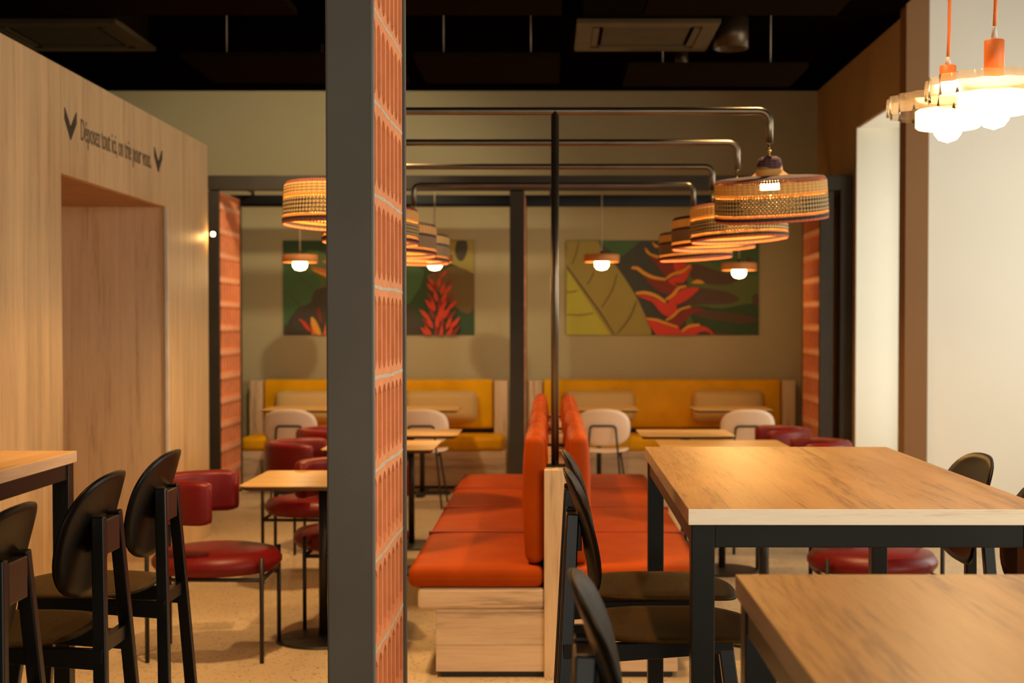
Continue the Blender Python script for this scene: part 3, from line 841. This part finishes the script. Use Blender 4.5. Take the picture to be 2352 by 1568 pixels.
# ---------------------------------------------------------------- yellow alcove banquettes, pillows
def banquette(x0, x1, label):
    t = thing('alcove_banquette', label, 'bench', ((x0 + x1) / 2, 12.34, 0)); h = (x1 - x0) / 2
    MB().box(-h, h, 0, .58, .03, .335).build('base', M['benchwood'], t, bevel=.004)
    MB().box(-h + .02, h - .02, .03, .56, 0, .03).build('plinth', M['plinth'], t)
    MB().cushion(-h + .02, h - .02, -.01, .50, .335, .46, .04, (0, 0, .01), n=8).build('seat_cushion', M['yellow_leather'], t)
    MB().cushion(-h + .125, h - .125, .48, .58, .50, .955, .03, (0, .01, 0), n=8).build('back_cushion', M['yellow_leather'], t)
    MB().box(-h + .125, h - .125, .54, .585, .45, .50).build('rear_rail', M['plinth'], t)  # dark strip standing in for the shaded gap below the back cushion
    for s_ in (-1, 1):
        a, b = sorted((s_ * h, s_ * (h - .12))); MB().box(a, b, .46, .595, .335, .945).build('end_panel', M['benchwood_v'], t, bevel=.003)
banquette(-2.77, -.40, 'yellow leather banquette with oak ends under the left mural')
banquette(-.20, 2.25, 'yellow leather banquette with oak ends under the right mural')
def pillow(x, label, w=.66):
    mb = MB().cushion(-w / 2, w / 2, -.07, .07, 0, .29, .065, (0, .03, 0), n=8)
    mb.uv = {}
    for j, f in enumerate(mb.f): mb.uv[j] = [(mb.v[i][0], mb.v[i][2]) for i in f]
    o = mb.build('lumbar_pillow', M['pillow']); o.location = (x, 12.745, .565); o.rotation_euler = (R(-8), 0, 0)
    tag(o, label, 'pillow', 'tan pillows on the yellow banquettes')
pillow(-2.20, 'tan oblong pillow behind the left beige chair')
pillow(-1.00, 'tan oblong pillow at the right end of the left banquette')
pillow(.44, 'tan oblong pillow behind the beige chair beside the lamp post')
pillow(1.63, 'tan oblong pillow at the right end of the right banquette')

# ---------------------------------------------------------------- cafe tables
def cafe_table(x0, x1, y0, y1, label, group, h=.75, square=False, cx=None):
    xm, ym = (x0 + x1) / 2, (y0 + y1) / 2
    t = thing('cafe_table', label, 'table', (xm, ym, 0), 0, group); a, b = (x1 - x0) / 2, (y1 - y0) / 2
    r = .03
    def outline(g, z): return [(sx * (a - r - g) + (r) * math.cos(q), sy * (b - r - g) + r * math.sin(q), z) for sx, sy, q0 in ((1, 1, 0), (-1, 1, 90), (-1, -1, 180), (1, -1, 270)) for q in (R(q0), R(q0 + 30), R(q0 + 60), R(q0 + 90))]
    tp = MB().prism(outline(0, h - .005), outline(0, h)).build('tabletop', M['cafetop'], t)
    MB().prism(outline(.016, h - .022), outline(0, h - .005)).build('edge_band', M['darkedge'], tp)
    px = 0 if cx is None else cx - xm
    MB().lathe([(0, .012), (.021, .012), (.021, h - .03), (0, h - .03)], 20, px, 0).build('post', M['leg_metal'], t)
    if square:
        MB().box(-.24, .24, -.035, .035, 0, .03).box(-.035, .035, -.24, .24, 0, .03).build('base', M['leg_metal'], t, bevel=.004)
    else:
        MB().lathe([(0, .022), (.05, .021), (.20, .012), (.218, .008), (.220, 0), (0, 0)], 48, px, 0).build('base', M['leg_metal'], t)
    MB().box(px - .17, px + .17, -.02, .02, h - .035, h - .022).box(px - .02, px + .02, -.17, .17, h - .035, h - .022).build('top_bracket', M['leg_metal'], t)
G1 = 'square cafe tables beside the bench'
cafe_table(-1.375, -.735, 6.11, 6.77, 'square oak cafe table left of the bench, nearest the camera', G1)
cafe_table(-1.31, -.665, 7.89, 8.54, 'square oak cafe table left of the bench, in the middle of its row', G1)
cafe_table(-1.24, -.60, 8.90, 9.45, 'square oak cafe table left of the bench, farthest of its row', G1)
cafe_table(.66, 1.31, 6.11, 6.77, 'square cafe table hidden behind the big high table', G1)
cafe_table(.64, 1.39, 7.90, 8.56, 'square cafe table whose top just shows over the high table', G1)
cafe_table(.575, 1.18, 8.87, 9.42, 'square cafe table in front of the right yellow banquette, beside the bench', G1)
G2 = 'alcove tables in front of the yellow banquettes'
for (a, b, l) in ((-2.44, -1.79, 'thin topped alcove table behind the leftmost beige chair'), (-1.43, -.78, 'thin topped alcove table left of the dividing post'),
                  (.09, .74, 'thin topped alcove table behind the beige chair beside the lamp post'), (1.21, 1.87, 'thin topped alcove table at the right end of the right banquette')):
    cafe_table(a, b, 11.68, 12.22, l, G2, .742, True)

# ---------------------------------------------------------------- beige chairs
def beige_chair(label):
    t = thing('shell_chair', label, 'chair', group='beige shell chairs facing the alcoves')
    # faces +x; backrest at -x
    def bk(u, v, w): return (-.205 - (.035 if v > 0 else .06) * (v / .15) - .05 + .9 * u * u + w, u, .645 + v)
    MB().plate(.215, .150, .014, bk, 2.7).build('backrest', M['beige_shell'], t)
    def st(u, v, w): return (v + .0, u, .445 + .35 * u * u * (1 if abs(u) > .0 else 0) - .12 * max(0, v - .1) + w)
    MB().plate(.20, .205, .014, st, 2.8).build('seat', M['beige_shell'], t)
    r = .008
    lp = fillet([(-.24, -.16, 0), (-.225, -.12, .42), (-.275, -.10, .66), (-.275, .10, .66), (-.225, .12, .42), (-.24, .16, 0)], .03, 5)
    MB().tube(lp, r, 10).build('back_frame', M['leg_metal'], t)
    fr = fillet([(-.222, -.12, .41), (.12, -.14, .425), (.12, .14, .425), (-.222, .12, .41)], .03, 4)
    MB().tube(fr, r, 10).build('seat_frame', M['leg_metal'], t)
    for s_ in (-1, 1): MB().tube([(.11, s_ * .13, .425), (.20, s_ * .19, 0)], r, 10).build('leg', M['leg_metal'], t)
    return t
b0 = beige_chair('beige shell chair with black loop back, leftmost in the rear alcoves')
b0.location = (-2.06, 11.22, 0); b0.rotation_euler = (0, 0, R(90))
dup(b0, (-1.03, 11.22, 0), R(92), 'beige shell chair with black loop back, just right of the brick pillar')
dup(b0, (.43, 11.24, 0), R(86), 'beige shell chair with black loop back beside the lamp post')
dup(b0, (1.55, 11.2, 0), R(91), 'beige shell chair with black loop back, rightmost in the rear alcoves')

# ---------------------------------------------------------------- red horseshoe chairs
def red_chair(label):
    t = thing('barrel_chair', label, 'chair', group='red leather barrel chairs')
    # seat: thick round cushion
    pr = [(0, .372), (.20, .372), (.262, .382), (.283, .410), (.283, .428), (.262, .458), (.20, .472), (.08, .477), (0, .477)]
    MB().lathe(pr, 48).build('seat', M['red_leather'], t)
    # wrap-round back: rounded section swept along an arc behind the sitter
    sec = []
    hw, hh, rr = .036, .095, .030
    for sx, sz, q0 in ((1, 1, 0), (-1, 1, 90), (-1, -1, 180), (1, -1, 270)):
        for k in range(5):
            q = R(q0 + 22.5 * k); sec.append((sx * (hw - rr) + rr * math.cos(q), sz * (hh - rr) + rr * math.sin(q)))
    rings = []; n = 40; a0, a1 = R(82), R(278)
    for i in range(n + 1):
        a = a0 + (a1 - a0) * i / n
        e = min(i, n - i); k = 1 if e >= 3 else (.72, .90, .975)[e]
        ring = [((.245 + x * k) * math.cos(a), (.245 + x * k) * math.sin(a), .697 + z * (1 if e >= 3 else (.86, .95, .99)[e])) for x, z in sec]
        rings.append(ring)
    m_ = len(sec); vs = [p for g in rings for p in g]; fs = []
    for i in range(n):
        for k in range(m_): fs.append((i * m_ + k, i * m_ + (k + 1) % m_, (i + 1) * m_ + (k + 1) % m_, (i + 1) * m_ + k))
    fs += [tuple(range(m_))[::-1], tuple(range(n * m_, (n + 1) * m_))]
    MB().add(vs, fs, 0, True).build('backrest', M['red_leather'], t)
    r = .0095
    for sx, sy in ((1, -1), (1, 1)): MB().tube([(sx * .235, sy * .19, 0), (sx * .235, sy * .19, .455)], r, 10).build('leg', M['leg_metal'], t)
    for sy in (-1, 1): MB().tube([(-.262, sy * .18, 0), (-.262, sy * .18, .70)], r, 10).build('leg', M['leg_metal'], t)
    f = MB().tube([(-.262, -.18, .36), (.235, -.19, .36)], .009, 8).tube([(-.262, .18, .36), (.235, .19, .36)], .009, 8)
    f.tube([(-.262, -.18, .36), (-.262, .18, .36)], .009, 8).tube([(.235, -.19, .36), (.235, .19, .36)], .009, 8)
    f.build('seat_frame', M['leg_metal'], t)
    return t
r0 = red_chair('red leather barrel chair at the nearest cafe table, beside the oak kiosk')
r0.location = (-1.48, 6.165, 0)
dup(r0, (-1.36, 8.0, 0), 0, 'red leather barrel chair pushed up to the middle left cafe table')
dup(r0, (-.98, 6.83, 0), R(-90), 'red leather barrel chair on the far side of the nearest left cafe table')
dup(r0, (-1.36, 8.98, 0), 0, 'red leather barrel chair at the farthest left cafe table, only its rim showing')
dup(r0, (1.42, 6.14, 0), R(180), 'red leather barrel chair seen beneath the high table apron')
dup(r0, (1.46, 8.05, 0), R(180), 'red leather barrel chair top just above the right end of the high table')
dup(r0, (1.40, 9.02, 0), R(180), 'red leather barrel chair top in front of the right brick pillar')

# ---------------------------------------------------------------- high tables
def high_table(loc, w, l, label, rz=0.0):
    t = thing('high_table', label, 'table', loc, rz, 'oak high tables with black frames'); h = 1.05; th = .036
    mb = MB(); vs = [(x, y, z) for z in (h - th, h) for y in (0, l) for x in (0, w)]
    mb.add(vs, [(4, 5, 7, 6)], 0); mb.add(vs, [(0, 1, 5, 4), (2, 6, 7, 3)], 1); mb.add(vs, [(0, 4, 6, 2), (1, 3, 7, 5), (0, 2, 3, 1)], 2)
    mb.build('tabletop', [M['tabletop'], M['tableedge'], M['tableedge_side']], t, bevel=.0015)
    s = .052; i_ = .008; z1 = h - th
    for x in (i_, w - i_ - s):
        for y in (i_, l - i_ - s):
            MB().box(x, x + s, y, y + s, 0, z1).build('leg', M['black_metal'], t, bevel=.002)
    f = MB()
    for y in (i_, l - i_ - s): f.box(i_ + s, w - i_ - s, y + .004, y + s - .004, z1 - .052, z1 - .0005)
    for x in (i_, w - i_ - s): f.box(x + .004, x + s - .004, i_ + s, l - i_ - s, z1 - .052, z1 - .0005)
    f.build('apron', M['black_metal'], t, bevel=.002)
    return t
high_table((.306, 3.09, 0), .81, 1.58, 'oak high table in the middle right, its pale front edge in focus', -.006)
high_table((.303, .62, 0), .81, 1.66, 'oak high table at the bottom right corner, closest to the camera')
high_table((-2.35, 2.86, 0), .81, 1.66, 'oak high table at the left edge of the view')

# ---------------------------------------------------------------- bar stools
def stool(label):
    t = thing('bar_stool', label, 'stool', group='black bar stools')
    # faces +x, backrest at -x
    def bk(u, v, w):      # u across (y), v up
        return (-.210 - .225 * v - .6 * v * v + 0.62 * u * u + w, u, .951 + v)
    b = MB().plate(.205, .150, .012, bk, 2.65, n=56, rings=8).build('backrest', M['stool_black'], t)
    def st(u, v, w): return (v + .02, u, .712 - .10 * max(0, v - .1) + .25 * max(0, -v - .10) ** 2 + .12 * u * u + w)
    MB().plate(.205, .215, .012, st, 3.2, n=56, rings=8).build('seat', M['stool_seat'], t)
    for s_ in (-1, 1):
        MB().bar((-.285, s_ * .19, 0), (-.236, s_ * .062, .998), .026, .034, up=(1, 0, 0), d2=.030).build('leg', M['stool_leg'], t, bevel=.003)
        MB().bar((.215, s_ * .19, 0), (.13, s_ * .10, .700), .026, .036, up=(1, 0, 0)).build('leg', M['stool_leg'], t, bevel=.003)
        MB().bar((-.26, s_ * .108, .665), (.15, s_ * .105, .685), .022, .05, up=(0, 0, 1), d2=.03).build('side_rail', M['stool_leg'], t, bevel=.002)
    MB().box(-.252, -.214, -.050, .050, .905, .990).build('back_bracket', M['bracket'], t, bevel=.003)
    for (a, b_) in (((.193, -.16, .24), (.193, .16, .24)), ((-.28, -.16, .24), (-.28, .16, .24)), ((-.28, -.16, .24), (.19, -.16, .24)), ((-.28, .16, .24), (.19, .16, .24))):
        MB().bar(a, b_, .02, .02).build('foot_bar', M['stool_leg'], t)
    MB().bar((-.245, -.11, .69), (-.245, .11, .69), .02, .035).build('cross_rail', M['stool_leg'], t)
    return t
s0 = stool('black bar stool at the left high table, farthest along')
s0.location = (-1.335, 3.98, 0); s0.rotation_euler = (0, 0, R(180))
dup(s0, (-1.322, 3.40, 0), R(180), 'black bar stool at the left high table, middle of the three')
dup(s0, (-1.318, 2.78, 0), R(180), 'black bar stool cut off by the left edge of the view')
dup(s0, (.290, 3.96, 0), 0, 'black bar stool on the left of the middle high table, farther of the pair')
dup(s0, (.290, 3.45, 0), 0, 'black bar stool on the left of the middle high table, nearer of the pair')
dup(s0, (.285, 2.0, 0), 0, 'blurred black bar stool at the corner of the closest high table')
dup(s0, (.95, 3.87, 0), R(180), 'black bar stool on the right side of the middle high table')
dup(s0, (.95, 3.27, 0), R(180), 'black bar stool mostly cut off by the right edge of the view')

# ---------------------------------------------------------------- glass pendants upper right
def glass_pendant(x, y, z, capstyle, label, rt=.19):
    """z is the bulb centre"""
    t = thing('glass_pendant', label, 'pendant lamp', (x, y, z), 0, 'wavy glass pendants with orange cords')
    wv = lambda a: .036 * math.sin(18 * a)
    o = MB().lathe([(rt, .042), (rt, .101)], 216, wav=wv).build('wavy_glass_ring', M['glass'], t)
    o.modifiers.new('thick', 'SOLIDIFY').thickness = .003
    MB().lathe([(.0, .078), (rt * .995, .078)], 216, wav=wv).build('glass_disc', M['glass'], t)
    MB().lathe([(.098, .0), (.104, .004), (.104, .056), (.098, .060)], 48).build('diffuser_ring', M['diffuser'], t)
    MB().lathe([(0, .045), (.030, .040), (.046, .015), (.0475, 0), (.044, -.018), (.030, -.037), (0, -.0475)], 32).build('bulb', M['globe'], t)
    h0 = .09; h1 = .214 if capstyle == 'tall' else .205; g = .040 if capstyle == 'tall' else .028
    r = .029 if capstyle == 'tall' else .027
    MB().lathe([(0, h1), (r - .002, h1), (r, h1 - .002), (r, h0), (0, h0)], 32).build('socket_sleeve', M['orange_paint'], t)
    MB().lathe([(.0055, h1 + g), (.0068, h1 + g - .002), (.0095, h1), (0, h1)], 16).build('cord_grip', M['white_plastic'], t)
    top = CZ - z
    pts = [(.004 * math.sin(k * .9), 0, h1 + .02 + (top - h1 - .02) * k / 14) for k in range(15)]
    MB().tube(pts, .0056, 10).build('cord', M['orange_paint'], t)
    MB().lathe([(0, top), (.05, top), (.05, top - .02), (0, top - .02)], 24).build('ceiling_rose', M['white_plastic'], t)
    point('lamp_light', t, (0, 0, -.075), 6.0, (1, .66, .32), .047)
glass_pendant(1.299, 4.10, 2.078, 'tall', 'wavy glass pendant on an orange cord with a tall orange socket, nearer of the pair')
glass_pendant(1.306, 4.60, 2.105, 'short', 'wavy glass pendant on an orange cord with a short orange socket, farther of the pair')

# ---------------------------------------------------------------- ceiling furniture
def acoustic(x0, x1, y0, y1, z, label):
    t = thing('acoustic_panel', label, 'ceiling panel', ((x0 + x1) / 2, (y0 + y1) / 2, z), 0, 'dark acoustic panels under the ceiling'); a, b = (x1 - x0) / 2, (y1 - y0) / 2
    MB().box(-a, a, -b, b, 0, .04).build('panel', M['acoustic'], t, bevel=.003)
    for sx in (-.6, .6):
        MB().tube([(sx * a, -b * .8, .04), (sx * a, -b * .8, CZ - z)], .004, 6).build('wire', M['cord'], t)
acoustic(-2.42, -1.02, 9.15, 10.1, 3.20, 'dark hanging acoustic panel left of the brick pillar near the rear wall')
acoustic(-.90, .06, 9.15, 10.1, 3.20, 'dark hanging acoustic panel right of the brick pillar near the rear wall')
acoustic(.52, 1.75, 9.50, 10.25, 3.20, 'dark hanging acoustic panel nearest the right wall, rear row')
acoustic(-2.9, -1.42, 6.9, 7.85, 3.19, 'dark hanging acoustic panel at the top left of the view')
acoustic(-.85, .06, 6.9, 7.85, 3.19, 'dark hanging acoustic panel at the top middle of the view')
acoustic(.52, 1.60, 6.9, 7.85, 3.19, 'dark hanging acoustic panel at the top right, before the ceiling cassette')
def cassette(x, y, label):
    t = thing('ceiling_air_unit', label, 'air conditioner', (x, y, 3.30), 0, 'square ceiling air units')
    f = MB()
    a = .44
    f.box(-a, a, -a, -a + .10, 0, .03).box(-a, a, a - .10, a, 0, .03).box(-a, -a + .10, -a + .10, a - .10, 0, .03).box(a - .10, a, -a + .10, a - .10, 0, .03)
    f.build('frame', M['duct'], t, bevel=.004)
    MB().box(-.40, .40, -.40, .40, .03, .30).build('housing', M['acoustic'], t)
    g = MB()
    for k in range(16): g.box(-.27, .27, -.27 + k * .034, -.27 + k * .034 + .016, .008, .02)
    g.build('grille', M['duct'], t)
    for s_ in (-1, 1):
        MB().box(s_ * .315 - .02, s_ * .315 + .02, -.28, .28, .004, .014).build('flap', M['duct'], t)
        MB().box(-.28, .28, s_ * .315 - .02, s_ * .315 + .02, .004, .014).build('flap', M['duct'], t)
    for sx in (-1, 1):
        for sy in (-1, 1): MB().tube([(sx * .36, sy * .36, .3), (sx * .36, sy * .36, .32)], .006, 6).build('rod', M['duct'], t)
cassette(.60, 9.0, 'square ceiling air unit above the right row of basket lamps')
cassette(-3.10, 9.0, 'square ceiling air unit above the oak kiosk')
def downlight(x, y, label, power, ang=70, z=3.28, rot=(0, 0, 0), col=(1, .62, .28), r=.115, group=None):
    t = thing('ceiling_downlight', label, 'ceiling light', (x, y, z), 0, group)
    t.rotation_euler = rot
    MB().lathe([(0, .20), (r, .20), (r, 0), (r - .008, 0), (r - .012, .14), (0, .14)], 32).build('housing', M['bronze'], t)
    MB().lathe([(0, .136), (r - .02, .136)], 24).build('lens', M['spot_face'], t)
    MB().tube([(0, 0, .2), (0, 0, CZ - z + .02)], .012, 8).build('stem', M['bronze'], t)
    spot('lamp_light', t, (0, 0, -.02), power, col, ang, .6, .05)
downlight(1.19, 9.25, 'bronze cylinder ceiling downlight right of the square air unit', 90, 80)
G3 = 'small ceiling spotlights hidden above the seating'
for x, y, p, a, wh in ((-1.05, 5.2, 330, 70, 'left of the bench before the first cafe table'), (-1.1, 8.1, 260, 75, 'over the middle left cafe table'), (1.1, 6.4, 240, 75, 'right of the bench'),
                   (-.9, 3.4, 120, 90, 'beside the foreground brick pillar'), (.7, 2.2, 130, 80, 'over the closest high table'), (.75, 4.4, 130, 80, 'over the middle high table'),
                   (-1.6, 10.7, 120, 85, 'before the left alcove'), (1.0, 10.7, 90, 85, 'before the right alcove')):
    downlight(x, y, 'small bronze ceiling spotlight ' + wh, p, a, 3.40, r=.05, group=G3)
downlight(-1.7, 10.25, 'ceiling spotlight tilted at the rear wall above the left mural', 120, 110, 3.28, rot=(R(62), 0, R(14)), col=(1, .80, .50), r=.05)  # added wall washer hidden by a panel, brightens the upper rear wall
